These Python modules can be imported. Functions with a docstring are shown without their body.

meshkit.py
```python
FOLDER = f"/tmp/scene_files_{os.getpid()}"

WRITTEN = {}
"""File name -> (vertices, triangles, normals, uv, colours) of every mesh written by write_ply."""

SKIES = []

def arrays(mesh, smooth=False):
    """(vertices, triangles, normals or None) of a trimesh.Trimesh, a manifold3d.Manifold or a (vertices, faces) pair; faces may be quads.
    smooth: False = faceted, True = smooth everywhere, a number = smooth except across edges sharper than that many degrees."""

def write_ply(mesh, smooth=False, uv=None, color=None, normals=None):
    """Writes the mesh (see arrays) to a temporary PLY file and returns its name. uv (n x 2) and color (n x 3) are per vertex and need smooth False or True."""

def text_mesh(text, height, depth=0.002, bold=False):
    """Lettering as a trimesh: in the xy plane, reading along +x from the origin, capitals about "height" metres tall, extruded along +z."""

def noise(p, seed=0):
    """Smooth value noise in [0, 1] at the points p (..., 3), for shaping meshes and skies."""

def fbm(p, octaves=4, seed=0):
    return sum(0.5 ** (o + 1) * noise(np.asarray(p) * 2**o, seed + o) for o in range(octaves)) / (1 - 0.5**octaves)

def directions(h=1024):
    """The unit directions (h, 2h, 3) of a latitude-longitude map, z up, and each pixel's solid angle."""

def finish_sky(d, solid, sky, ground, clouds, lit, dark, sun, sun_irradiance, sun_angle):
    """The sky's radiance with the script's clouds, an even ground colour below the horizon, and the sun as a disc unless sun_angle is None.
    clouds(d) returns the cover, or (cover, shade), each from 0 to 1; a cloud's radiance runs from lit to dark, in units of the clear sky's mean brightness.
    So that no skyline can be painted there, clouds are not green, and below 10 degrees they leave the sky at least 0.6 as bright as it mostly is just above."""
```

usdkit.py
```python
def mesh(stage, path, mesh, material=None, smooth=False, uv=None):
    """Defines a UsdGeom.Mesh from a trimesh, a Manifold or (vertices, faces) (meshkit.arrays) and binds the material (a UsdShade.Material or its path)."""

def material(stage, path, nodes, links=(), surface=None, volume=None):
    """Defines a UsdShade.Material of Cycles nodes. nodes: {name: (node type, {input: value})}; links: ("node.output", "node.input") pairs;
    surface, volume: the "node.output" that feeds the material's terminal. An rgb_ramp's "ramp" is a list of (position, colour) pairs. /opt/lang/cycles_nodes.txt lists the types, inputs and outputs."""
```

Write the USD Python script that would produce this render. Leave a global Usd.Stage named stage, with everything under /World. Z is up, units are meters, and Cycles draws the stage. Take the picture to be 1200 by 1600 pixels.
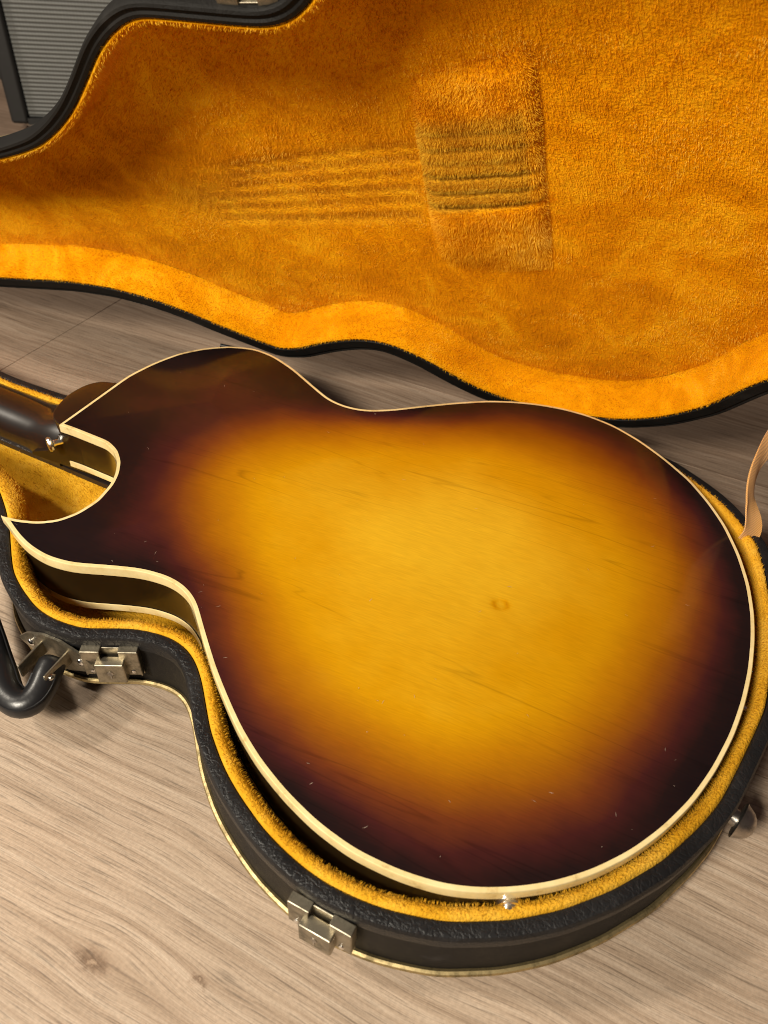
import math, numpy as np, trimesh, shapely, usdkit, meshkit
from pxr import Usd, UsdGeom, UsdLux, UsdShade, Gf, Sdf, Vt
from scipy.spatial import Delaunay, cKDTree
from scipy.ndimage import gaussian_filter1d

stage = Usd.Stage.CreateInMemory()
UsdGeom.SetStageUpAxis(stage, 'Z'); UsdGeom.SetStageMetersPerUnit(stage, 1.0)
UsdGeom.Xform.Define(stage, '/World'); UsdGeom.Scope.Define(stage, '/World/Looks')
rng = np.random.default_rng(7)

# ------------------------------------------------------------------ camera
CAM_H, PITCH, ROLL, FPX = 0.41230, 0.73266, 0.06845, 1160.12      # metres, radians, focal length in pixels of a 1200 px wide picture
def look_matrix():
    F = np.array([0, math.cos(PITCH), -math.sin(PITCH)]); U = np.array([0, math.sin(PITCH), math.cos(PITCH)]); R = np.array([1.0, 0, 0])
    c, s = math.cos(ROLL), math.sin(ROLL)
    X, Y = c * R + s * U, -s * R + c * U
    m = np.eye(4); m[0, :3], m[1, :3], m[2, :3], m[3, :3] = X, Y, -F, (0, 0, CAM_H)
    return Gf.Matrix4d(m.tolist())
cam = UsdGeom.Camera.Define(stage, '/World/camera')
cam.AddTransformOp().Set(look_matrix())
cam.CreateHorizontalApertureAttr(36.0); cam.CreateVerticalApertureAttr(48.0); cam.CreateFocalLengthAttr(36.0 * FPX / 1200)
cam.CreateFStopAttr(16.0); cam.CreateFocusDistanceAttr(0.50); cam.CreateExposureAttr(0.24)
cam.CreateClippingRangeAttr((0.02, 60))

# ------------------------------------------------------------------ lamps: unseen low front light, ceiling light, room fill
def rect_lamp(name, at, towards, w, h, power, color):
    l = UsdLux.RectLight.Define(stage, '/World/' + name)
    l.CreateWidthAttr(w); l.CreateHeightAttr(h); l.CreateIntensityAttr(power); l.CreateColorAttr(Gf.Vec3f(*color))
    z = np.array(at, float) - np.array(towards, float); z /= np.linalg.norm(z)
    x = np.cross([0, 1, 0.01], z); x /= np.linalg.norm(x); y = np.cross(z, x)
    m = np.eye(4); m[0, :3], m[1, :3], m[2, :3], m[3, :3] = x, y, z, at
    l.AddTransformOp().Set(Gf.Matrix4d(m.tolist()))
rect_lamp('low_front_light', (-0.84, -0.64, 1.20), (0.05, 0.45, 0.1), 0.36, 0.36, 96, (1, 0.91, 0.76))  # unseen light, set low so that it reaches into the lid
rect_lamp('ceiling_lamp', (-2.35, 0.48, 2.10), (-0.1, 0.4, 0), 0.20, 0.20, 320, (1, 0.90, 0.75))
dome = UsdLux.DomeLight.Define(stage, '/World/room_light')
dm = usdkit.material(stage, '/World/Looks/room_glow', {'b': ('background_shader', {'color': (1.0, 0.70, 0.62), 'strength': 0.050})}, [], surface='b.background')
UsdShade.MaterialBindingAPI.Apply(dome.GetPrim()).Bind(dm)

# ------------------------------------------------------------------ helpers
used = {}
def numbered(path):
    n = used.get(path, 0); used[path] = n + 1
    return path if n == 0 else f'{path}_{n:03d}'
def tag(p, label=None, cat=None, group=None, kind=None):
    for k, v in (('label', label), ('category', cat), ('group', group), ('kind', kind)):
        if v: p.SetCustomDataByKey(k, v)
    return p
def thing(name, loc=(0, 0, 0), rz=0.0, **k):
    x = UsdGeom.Xform.Define(stage, numbered('/World/' + name))
    x.AddTranslateOp().Set(Gf.Vec3d(*loc)); x.AddRotateZOp().Set(math.degrees(rz))
    return tag(x.GetPrim(), **k)
def obj(name, mesh, mat, parent, smooth=35, label=None, kind=None):
    m = usdkit.mesh(stage, numbered(f'{parent.GetPath()}/{name}'), mesh, mat, smooth=smooth)
    return tag(m.GetPrim(), label=label, kind=kind)
def primvar(prim, name, values):
    UsdGeom.PrimvarsAPI(prim).CreatePrimvar(name, Sdf.ValueTypeNames.FloatArray, 'vertex').Set(Vt.FloatArray.FromNumpy(np.asarray(values, np.float32)))
def cat(ms): return trimesh.util.concatenate(ms)
def box(size, at=(0, 0, 0), r=0.0, seg=1):
    if r <= 0:
        b = trimesh.creation.box(size); b.apply_translation(at); return b
    s = trimesh.creation.icosphere(subdivisions=seg, radius=r)
    d = np.array(size) / 2 - r
    pts = np.vstack([s.vertices + d * np.array([i, j, k]) for i in (-1, 1) for j in (-1, 1) for k in (-1, 1)])
    h = trimesh.convex.convex_hull(pts); h.apply_translation(at); return h
def place(m, at, ex, ey, ez):
    T = np.eye(4); T[:3, 0], T[:3, 1], T[:3, 2], T[:3, 3] = ex, ey, ez, at
    m = m.copy(); m.apply_transform(T); return m
def tube(path, radius, n=12, caps=True, squash=1.0):
    P = np.asarray(path, float); R = np.broadcast_to(radius, len(P))
    T = np.gradient(P, axis=0); T /= np.linalg.norm(T, axis=1, keepdims=True)
    v, up = [], np.array([0, 0, 1.0])
    for p, t, r in zip(P, T, R):
        a = np.cross(up, t)
        if np.linalg.norm(a) < 1e-3: a = np.cross([1.0, 0, 0], t)
        a /= np.linalg.norm(a); b = np.cross(t, a)
        th = np.linspace(0, 2 * math.pi, n, endpoint=False)
        v.append(p + r * (np.cos(th)[:, None] * a + squash * np.sin(th)[:, None] * b))
    v = np.vstack(v); f = []
    for i in range(len(P) - 1):
        for k in range(n):
            q = [i * n + k, i * n + (k + 1) % n, (i + 1) * n + (k + 1) % n, (i + 1) * n + k]
            f += [[q[0], q[1], q[2]], [q[0], q[2], q[3]]]
    if caps:
        c0, c1 = len(v), len(v) + 1; v = np.vstack([v, P[:1], P[-1:]])
        for k in range(n):
            f += [[c0, (k + 1) % n, k], [c1, (len(P) - 1) * n + k, (len(P) - 1) * n + (k + 1) % n]]
    return trimesh.Trimesh(v, f, process=False)
def lathe(profile, n=24):
    pr = np.array(profile, float); th = np.linspace(0, 2 * math.pi, n, endpoint=False)
    v = np.stack([pr[:, None, 0] * np.cos(th), pr[:, None, 0] * np.sin(th), np.repeat(pr[:, 1:2], n, 1)], -1).reshape(-1, 3); f = []
    for i in range(len(pr) - 1):
        for k in range(n):
            a, b, c, d = i * n + k, i * n + (k + 1) % n, (i + 1) * n + (k + 1) % n, (i + 1) * n + k
            f += [[a, b, c], [a, c, d]]
    return trimesh.Trimesh(v, f, process=False)
def resample(P, step, closed=True):
    P = np.asarray(P, float)
    if closed: P = np.vstack([P, P[:1]])
    s = np.r_[0, np.cumsum(np.linalg.norm(np.diff(P, axis=0), axis=1))]
    n = max(4, int(round(s[-1] / step)))
    t = np.linspace(0, s[-1], n + 1)
    Q = np.stack([np.interp(t, s, P[:, k]) for k in range(P.shape[1])], 1)
    return Q[:-1] if closed else Q
def smooth_closed(P, step, sigma):
    Q = resample(P, step / 2); Q = np.stack([gaussian_filter1d(Q[:, k], sigma / (step / 2), mode='wrap') for k in range(Q.shape[1])], 1)
    return resample(Q, step)
def smooth_open(P, step, sigma):
    Q = resample(P, step / 2, closed=False)
    pad = 60
    A = np.vstack([2 * Q[0] - Q[pad:0:-1], Q, 2 * Q[-1] - Q[-2:-pad - 2:-1]])
    A = np.stack([gaussian_filter1d(A[:, k], sigma / (step / 2)) for k in range(Q.shape[1])], 1)[pad:-pad]
    A[0], A[-1] = Q[0], Q[-1]
    return resample(A, step, closed=False)
def ccw(P): return P if shapely.Polygon(P).exterior.is_ccw else P[::-1]
def outward(P):
    """Unit normals pointing out of a counter-clockwise closed outline."""
    t = np.roll(P, -1, 0) - np.roll(P, 1, 0); t /= np.linalg.norm(t, axis=1, keepdims=True)
    return np.stack([t[:, 1], -t[:, 0]], 1)
def ring_loft(P, profile, closed=True, N=None):
    """Sweeps a profile of (inward offset, z) along the closed outline P; an offset or a z may be an array, one value per outline point."""
    N = outward(P) if N is None else N; n = len(P); v = []
    for off, z in profile:
        v.append(np.column_stack([P - N * np.reshape(np.broadcast_to(off, n), (-1, 1)), np.broadcast_to(z, n)]))
    f = []
    k = np.arange(n); k2 = (k + 1) % n
    for i in range(len(profile) - 1):
        a, b, c, d = i * n + k, i * n + k2, (i + 1) * n + k2, (i + 1) * n + k
        f += [np.stack([a, b, c], 1), np.stack([a, c, d], 1)]
    return np.vstack(v), np.vstack(f)
def fill(poly, spacing, edge=None):
    """Triangulates the inside of a polygon with points about 'spacing' apart: (points 2D, faces)."""
    edge = spacing if edge is None else edge
    ring = np.array(poly.exterior.coords)[:-1]
    x0, y0, x1, y1 = poly.bounds
    gx, gy = np.meshgrid(np.arange(x0, x1, spacing), np.arange(y0, y1, spacing * 0.866)); gx = gx + (np.arange(gx.shape[0]) % 2)[:, None] * spacing / 2
    G = np.column_stack([gx.ravel(), gy.ravel()])
    inner = poly.buffer(-edge * 0.7)
    G = G[shapely.contains_xy(inner, G[:, 0], G[:, 1])]
    P = np.vstack([ring, G]); T = Delaunay(P).simplices
    C = P[T].mean(1); T = T[shapely.contains_xy(poly.buffer(1e-6), C[:, 0], C[:, 1])]
    a = P[T]; ar = (a[:, 1, 0] - a[:, 0, 0]) * (a[:, 2, 1] - a[:, 0, 1]) - (a[:, 1, 1] - a[:, 0, 1]) * (a[:, 2, 0] - a[:, 0, 0])
    T[ar < 0] = T[ar < 0][:, ::-1]
    return P, T[np.abs(ar) > 1e-12]
def sstep(x): x = np.clip(x, 0, 1); return x * x * (3 - 2 * x)
def fbm(P, oct=4, seed=0):
    s, a, t = 0, 1.0, 0
    for i in range(oct):
        s = s + a * meshkit.noise(np.asarray(P) * 2 ** i, seed + i); t += a; a *= 0.5
    return s / t

# ------------------------------------------------------------------ materials
def M(name, nodes, links=(), surface='p.BSDF'): return usdkit.material(stage, '/World/Looks/' + name, nodes, links, surface=surface)
OBJ = ('texture_coordinate', {})
def simple(name, color, rough=0.5, metallic=0.0, bump=None, **k):
    nodes = {'p': ('principled_bsdf', {'base_color': color, 'roughness': rough, 'metallic': metallic, **k})}; links = []
    if bump:
        sc, st, dist = bump
        nodes |= {'t': OBJ, 'n': ('noise_texture', {'scale': sc, 'detail': 4.0}), 'b': ('bump', {'strength': st, 'distance': dist})}
        links += [('t.object', 'n.vector'), ('n.fac', 'b.height'), ('b.normal', 'p.normal')]
    return M(name, nodes, links)

def leather(name, color, scale, strength, dist, rough, spec=0.30, dust=1.0):
    return M(name, {'t': OBJ, 'v': ('voronoi_texture', {'feature': 'distance_to_edge', 'scale': scale}), 'm': ('map_range', {'from_min': 0.0, 'from_max': 0.22, 'to_min': 0.0, 'to_max': 1.0, 'clamp': True}),
        'n': ('noise_texture', {'scale': scale * 0.7, 'detail': 5.0}), 'w': ('vector_math', {'math_type': 'multiply_add', 'vector2': (0.012, 0.012, 0.012)}),
        'a': ('math', {'math_type': 'multiply_add', 'value2': 0.9}),
        'n2': ('noise_texture', {'scale': 26.0, 'detail': 5.0, 'roughness': 0.65}), 'r': ('rgb_ramp', {'ramp': [(0.3, color), (0.62, tuple(c * 1.5 for c in color)), (0.82, tuple((c * 2.6 + 0.006) * dust for c in color))]}),
        'rr': ('map_range', {'from_min': 0.3, 'from_max': 0.7, 'to_min': rough - 0.1, 'to_max': rough + 0.15}),
        'b': ('bump', {'strength': strength, 'distance': dist}), 'p': ('principled_bsdf', {'specular_ior_level': spec})},
        [('t.object', 'n.vector'), ('n.color', 'w.vector1'), ('t.object', 'w.vector3'), ('w.vector', 'v.vector'), ('v.distance', 'm.value'), ('m.result', 'a.value1'), ('n.fac', 'a.value3'), ('a.value', 'b.height'),
         ('t.object', 'n2.vector'), ('n2.fac', 'r.fac'), ('r.color', 'p.base_color'), ('n2.fac', 'rr.value'), ('rr.result', 'p.roughness'), ('b.normal', 'p.normal')])
RIM_LEATHER = leather('cracked_black_rim', (0.0075, 0.0074, 0.0080), 230, 0.45, 0.0005, 0.38)
VINYL = leather('black_vinyl', (0.0058, 0.0050, 0.0046), 900, 0.35, 0.0004, 0.55, 0.2, 2.2)
def metal(name, color, rough):
    return M(name, {'t': OBJ, 'n': ('noise_texture', {'scale': 110.0, 'detail': 7.0, 'roughness': 0.75}), 'r': ('rgb_ramp', {'ramp': [(0.36, tuple(c * 0.40 for c in color)), (0.55, color), (0.7, tuple(min(1, c * 1.15) for c in color))]}),
        'q': ('map_range', {'from_min': 0.3, 'from_max': 0.7, 'to_min': rough + 0.18, 'to_max': rough}), 'b': ('bump', {'strength': 0.2, 'distance': 0.0003}), 'p': ('principled_bsdf', {'metallic': 1.0})},
        [('t.object', 'n.vector'), ('n.fac', 'r.fac'), ('r.color', 'p.base_color'), ('n.fac', 'q.value'), ('q.result', 'p.roughness'), ('n.fac', 'b.height'), ('b.normal', 'p.normal')])
NICKEL = metal('worn_nickel', (0.37, 0.33, 0.25), 0.36)
BUTTON = simple('polished_button', (0.92, 0.90, 0.86), 0.24, 1.0)
CHROME = metal('bright_chrome', (0.80, 0.78, 0.74), 0.12)
DARK_CHROME = metal('tarnished_dome', (0.50, 0.46, 0.41), 0.25)
BRASS = metal('dull_gold_piping', (0.52, 0.41, 0.21), 0.46)
CREAM = M('aged_cream_binding', {'t': OBJ, 'n': ('noise_texture', {'scale': 70.0, 'detail': 6.0, 'roughness': 0.7}), 'r': ('rgb_ramp', {'ramp': [(0.28, (0.42, 0.29, 0.11)), (0.42, (0.72, 0.57, 0.27)), (0.7, (0.82, 0.69, 0.38))]}), 'b': ('bump', {'strength': 0.12, 'distance': 0.0004}),
    'p': ('principled_bsdf', {'roughness': 0.3, 'coat_weight': 0.6, 'coat_roughness': 0.12})}, [('t.object', 'n.vector'), ('n.fac', 'r.fac'), ('r.color', 'p.base_color'), ('n.fac', 'b.height'), ('b.normal', 'p.normal')])
BLACK_PLASTIC = simple('black_moulded_plastic', (0.010, 0.010, 0.011), 0.34, bump=(120, 0.25, 0.001))
SCRATCH = simple('pale_scratch', (0.55, 0.45, 0.35), 0.6)
NECK_LACQUER = simple('dark_neck_lacquer', (0.0075, 0.0045, 0.0035), 0.4, coat_weight=1.0, coat_roughness=0.05)
SIDE_LACQUER = M('dark_side_lacquer', {'t': OBJ, 'n': ('noise_texture', {'scale': 22.0, 'detail': 4.0}), 'r': ('rgb_ramp', {'ramp': [(0.3, (0.008, 0.005, 0.002)), (0.7, (0.023, 0.013, 0.004))]}),
    'p': ('principled_bsdf', {'roughness': 0.3, 'coat_weight': 1.0, 'coat_roughness': 0.05})}, [('t.object', 'n.vector'), ('n.fac', 'r.fac'), ('r.color', 'p.base_color')])
ROSEWOOD = simple('dark_fingerboard', (0.015, 0.009, 0.006), 0.5)
BURST = M('sunburst_maple', {
    't': OBJ, 'bu': ('attribute', {'attribute': 'burst'}),
    'mp': ('mapping', {'scale': (1.2, 24.0, 1.2)}), 'n1': ('noise_texture', {'scale': 1.0, 'detail': 3.0, 'roughness': 0.5, 'distortion': 0.25}),
    'k': ('math', {'math_type': 'multiply', 'value2': 17.0}), 'fr': ('math', {'math_type': 'pingpong', 'value2': 0.5}), 'ln': ('map_range', {'from_min': 0.0, 'from_max': 0.08, 'to_min': 0.76, 'to_max': 1.0, 'clamp': True}),
    'mp3': ('mapping', {'scale': (4.0, 20.0, 4.0)}), 'n3': ('noise_texture', {'scale': 1.0, 'detail': 3.0}), 'l3': ('map_range', {'from_min': 0.44, 'from_max': 0.60, 'to_min': 0.0, 'to_max': 1.0, 'clamp': True}), 'lm': ('mix_float', {'b': 1.0}),
    'mp2': ('mapping', {'scale': (90.0, 1300.0, 90.0)}), 'n2': ('noise_texture', {'scale': 1.0, 'detail': 4.0, 'roughness': 0.6}), 'g2': ('map_range', {'from_min': 0.3, 'from_max': 0.7, 'to_min': 0.90, 'to_max': 1.07}),
    'n4': ('noise_texture', {'scale': 11.0, 'detail': 4.0, 'roughness': 0.6}), 'g4': ('map_range', {'from_min': 0.3, 'from_max': 0.7, 'to_min': -0.055, 'to_max': 0.055}),
    'ad': ('math', {'math_type': 'add'}),
    'r': ('rgb_ramp', {'ramp': [(0.0, (0.006, 0.004, 0.005)), (0.10, (0.013, 0.006, 0.006)), (0.20, (0.045, 0.010, 0.009)), (0.34, (0.125, 0.029, 0.007)), (0.50, (0.240, 0.075, 0.003)), (0.68, (0.37, 0.148, 0.002)), (0.84, (0.48, 0.230, 0.002)), (1.0, (0.585, 0.345, 0.014))]}),
    'm1': ('math', {'math_type': 'multiply'}), 'cc': ('combine_color', {}), 'mx': ('mix_color', {'blend_type': 'multiply', 'fac': 1.0}),
    'bp': ('bump', {'strength': 0.05, 'distance': 0.0005}),
    'p': ('principled_bsdf', {'roughness': 0.45, 'specular_ior_level': 0.05, 'coat_weight': 1.0, 'coat_ior': 1.32, 'coat_roughness': 0.11})},
    [('t.object', 'mp.vector'), ('mp.vector', 'n1.vector'), ('n1.fac', 'k.value1'), ('k.value', 'fr.value1'), ('fr.value', 'ln.value'), ('ln.result', 'lm.a'),
     ('t.object', 'mp3.vector'), ('mp3.vector', 'n3.vector'), ('n3.fac', 'l3.value'), ('l3.result', 'lm.fac'),
     ('t.object', 'mp2.vector'), ('mp2.vector', 'n2.vector'), ('n2.fac', 'g2.value'), ('lm.result', 'm1.value1'), ('g2.result', 'm1.value2'),
     ('t.object', 'n4.vector'), ('n4.fac', 'g4.value'), ('bu.fac', 'ad.value1'), ('g4.result', 'ad.value2'), ('ad.value', 'r.fac'),
     ('m1.value', 'cc.r'), ('m1.value', 'cc.g'), ('m1.value', 'cc.b'), ('r.color', 'mx.a'), ('cc.color', 'mx.b'), ('mx.result', 'p.base_color'), ('n2.fac', 'bp.height'), ('bp.normal', 'p.normal')])
def plush(name, hair, tones=((0.56, 0.195, 0.0015), (0.74, 0.300, 0.0025), (0.90, 0.47, 0.010))):
    big, fine = 22.0, 700.0
    nodes = {'t': OBJ, 'st': ('attribute', {'attribute': 'stain'}), 'n': ('noise_texture', {'scale': big, 'detail': 7.0, 'roughness': 0.72, 'distortion': 0.6}),
        'r': ('rgb_ramp', {'ramp': list(zip((0.30, 0.5, 0.72), tones))}),
        'mx': ('mix', {'mix_type': 'mix', 'color2': (0.38, 0.27, 0.035)}), 'p': ('principled_bsdf', {'roughness': 0.75, 'specular_ior_level': 0.0, 'sheen_weight': 0.06, 'sheen_roughness': 0.35, 'sheen_tint': (1.0, 0.78, 0.35)})}
    links = [('t.object', 'n.vector'), ('n.fac', 'r.fac'), ('r.color', 'mx.color1'), ('st.fac', 'mx.fac'), ('mx.color', 'p.base_color')]
    if hair:
        nodes['p'][1].update({'roughness': 0.42, 'specular_ior_level': 0.30, 'specular_tint': (1.0, 0.7, 0.25), 'sheen_weight': 0.0})
    else:
        nodes |= {'n2': ('noise_texture', {'scale': fine, 'detail': 4.0}), 'b': ('bump', {'strength': 0.8, 'distance': 0.0016})}
        links += [('t.object', 'n2.vector'), ('n2.fac', 'b.height'), ('b.normal', 'p.normal')]
    return M(name, nodes, links)
PLUSH, PILE = plush('golden_plush', False), plush('golden_plush_pile', True)
OCHRE = ((0.50, 0.235, 0.010), (0.62, 0.320, 0.020), (0.74, 0.430, 0.055))  # yellower and duller tones than the lid plush
PILE_LIT = plush('lit_golden_pile', True, ((0.70, 0.27, 0.003), (0.87, 0.45, 0.014), (0.95, 0.64, 0.075)))  # pile of lid wall and pad, brightness of lit faces put into its colour
PLUSH_BASE, PILE_BASE = plush('ochre_plush', False, OCHRE), plush('ochre_plush_pile', True, OCHRE)
STRAP = M('woven_tan_tape', {'t': OBJ, 'w': ('wave_texture', {'wave_type': 'bands', 'bands_direction': 'diagonal', 'scale': 420.0, 'distortion': 1.5, 'detail': 2.0}), 'r': ('rgb_ramp', {'ramp': [(0.2, (0.56, 0.25, 0.055)), (0.7, (0.88, 0.46, 0.12))]}),
    'b': ('bump', {'strength': 0.8, 'distance': 0.0006}), 'p': ('principled_bsdf', {'roughness': 0.85, 'sheen_weight': 0.3})}, [('t.object', 'w.vector'), ('w.fac', 'r.fac'), ('r.color', 'p.base_color'), ('w.fac', 'b.height'), ('b.normal', 'p.normal')])
def floor_mat(name, tone, shift, knots, tint=(1, 1, 1)):
    """Wood-look plank. Local axes: x along the grain, y across it."""
    nodes = {'t': OBJ, 'sh': ('vector_math', {'math_type': 'add', 'vector2': (shift, shift * 0.7, 0)})}; links = [('t.object', 'sh.vector1')]
    src = 'sh.vector'
    for i, (kx, ky, rad, amt) in enumerate(knots):   # the grain runs round a knot
        a = f'k{i}'
        nodes |= {a + 'd': ('vector_math', {'math_type': 'subtract', 'vector2': (kx + shift, ky + shift * 0.7, 0)}), a + 's': ('vector_math', {'math_type': 'multiply', 'vector2': (0.38 / rad, 1.0 / rad, 0)}),
            a + 'l': ('vector_math', {'math_type': 'length'}), a + 'q': ('math', {'math_type': 'power', 'value2': 2.0}), a + 'p1': ('math', {'math_type': 'add', 'value2': 1.0}), a + 'f': ('math', {'math_type': 'divide', 'value1': amt}),
            a + 'v': ('vector_math', {'math_type': 'multiply', 'vector2': (0, 1, 0)}), a + 'w': ('vector_math', {'math_type': 'scale'}), a + 'o': ('vector_math', {'math_type': 'subtract'})}
        links += [(src, a + 'd.vector1'), (a + 'd.vector', a + 's.vector1'), (a + 's.vector', a + 'l.vector1'), (a + 'l.value', a + 'q.value1'), (a + 'q.value', a + 'p1.value1'), (a + 'p1.value', a + 'f.value2'),
            (a + 'd.vector', a + 'v.vector1'), (a + 'v.vector', a + 'w.vector1'), (a + 'f.value', a + 'w.scale'), (src, a + 'o.vector1'), (a + 'w.vector', a + 'o.vector2')]
        src = a + 'o.vector'
    c = lambda x: tuple(tone * v * k for v, k in zip(x, tint))
    nodes |= {'mw': ('mapping', {'scale': (5.0, 9.0, 1.0)}), 'nw': ('noise_texture', {'scale': 1.0, 'detail': 2.0}), 'wv': ('vector_math', {'math_type': 'multiply_add', 'vector2': (0.0, 0.022, 0.0)}),
        'm1': ('mapping', {'scale': (6.0, 210.0, 1.0)}), 'n1': ('noise_texture', {'scale': 1.0, 'detail': 5.0, 'roughness': 0.62}),
        'm2': ('mapping', {'scale': (34.0, 1150.0, 1.0)}), 'n2': ('noise_texture', {'scale': 1.0, 'detail': 3.0, 'roughness': 0.55}),
        'm3': ('mapping', {'scale': (1.8, 11.0, 1.0)}), 'n3': ('noise_texture', {'scale': 1.0, 'detail': 4.0}),
        'n4': ('noise_texture', {'scale': 520.0, 'detail': 2.0}),
        'r1': ('rgb_ramp', {'ramp': [(0.22, c((0.235, 0.160, 0.108))), (0.40, c((0.375, 0.275, 0.195))), (0.54, c((0.465, 0.355, 0.262))), (0.72, c((0.54, 0.432, 0.332)))]}),
        'p2': ('map_range', {'from_min': 0.33, 'from_max': 0.46, 'to_min': 0.58, 'to_max': 1.0, 'clamp': True}),
        'p3': ('map_range', {'from_min': 0.3, 'from_max': 0.7, 'to_min': 0.74, 'to_max': 1.16}), 'p4': ('map_range', {'from_min': 0.3, 'from_max': 0.7, 'to_min': 0.9, 'to_max': 1.08}),
        'x1': ('math', {'math_type': 'multiply'}), 'x2': ('math', {'math_type': 'multiply'}),
        'cc': ('combine_color', {}), 'mx': ('mix_color', {'blend_type': 'multiply', 'fac': 1.0}),
        'rg': ('map_range', {'from_min': 0.3, 'from_max': 0.7, 'to_min': 0.62, 'to_max': 0.42}),
        'b': ('bump', {'strength': 0.5, 'distance': 0.0005}), 'p': ('principled_bsdf', {'specular_ior_level': 0.35})}
    links += [(src, 'mw.vector'), ('mw.vector', 'nw.vector'), ('nw.color', 'wv.vector1'), (src, 'wv.vector3'),
        ('wv.vector', 'm1.vector'), ('m1.vector', 'n1.vector'), ('wv.vector', 'm2.vector'), ('m2.vector', 'n2.vector'), ('wv.vector', 'm3.vector'), ('m3.vector', 'n3.vector'), ('t.object', 'n4.vector'),
        ('n1.fac', 'r1.fac'), ('n2.fac', 'p2.value'), ('n3.fac', 'p3.value'), ('n4.fac', 'p4.value'), ('p2.result', 'x1.value1'), ('p3.result', 'x1.value2'), ('x1.value', 'x2.value1'), ('p4.result', 'x2.value2'),
        ('x2.value', 'cc.r'), ('x2.value', 'cc.g'), ('x2.value', 'cc.b'), ('r1.color', 'mx.a'), ('cc.color', 'mx.b'), ('n1.fac', 'rg.value'), ('rg.result', 'p.roughness'), ('n2.fac', 'b.height'), ('b.normal', 'p.normal')]
    last = 'mx.result'
    for i, (kx, ky, rad, amt) in enumerate(knots):   # the dark knot itself
        a = f'e{i}'
        nodes |= {a + 'd': ('vector_math', {'math_type': 'subtract', 'vector2': (kx, ky, 0)}), a + 'nn': ('noise_texture', {'scale': 190.0, 'detail': 5.0, 'roughness': 0.7}), a + 'nv': ('vector_math', {'math_type': 'multiply_add', 'vector2': (0.017, 0.010, 0), }),
            a + 's': ('vector_math', {'math_type': 'multiply', 'vector2': (0.55 / rad, 1.0 / rad, 0)}), a + 'l': ('vector_math', {'math_type': 'length'}),
            a + 'r': ('rgb_ramp', {'ramp': [(0.0, (1.1, 1.07, 1.05)), (0.10, (0.9, 0.86, 0.82)), (0.18, (0.50, 0.44, 0.40)), (0.28, (0.60, 0.55, 0.51)), (0.42, (0.82, 0.79, 0.77)), (0.55, (0.94, 0.92, 0.91)), (0.7, (1, 1, 1)), (1, (1, 1, 1))]}),
            a + 'm': ('mix_color', {'blend_type': 'multiply', 'fac': 1.0})}
        links += [('t.object', a + 'd.vector1'), ('t.object', a + 'nn.vector'), (a + 'nn.color', a + 'nv.vector1'), (a + 'd.vector', a + 'nv.vector3'), (a + 'nv.vector', a + 's.vector1'), (a + 's.vector', a + 'l.vector1'), (a + 'l.value', a + 'r.fac'), (last, a + 'm.a'), (a + 'r.color', a + 'm.b')]
        last = a + 'm.result'
    links.append((last, 'p.base_color'))
    return M(name, nodes, links)
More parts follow.
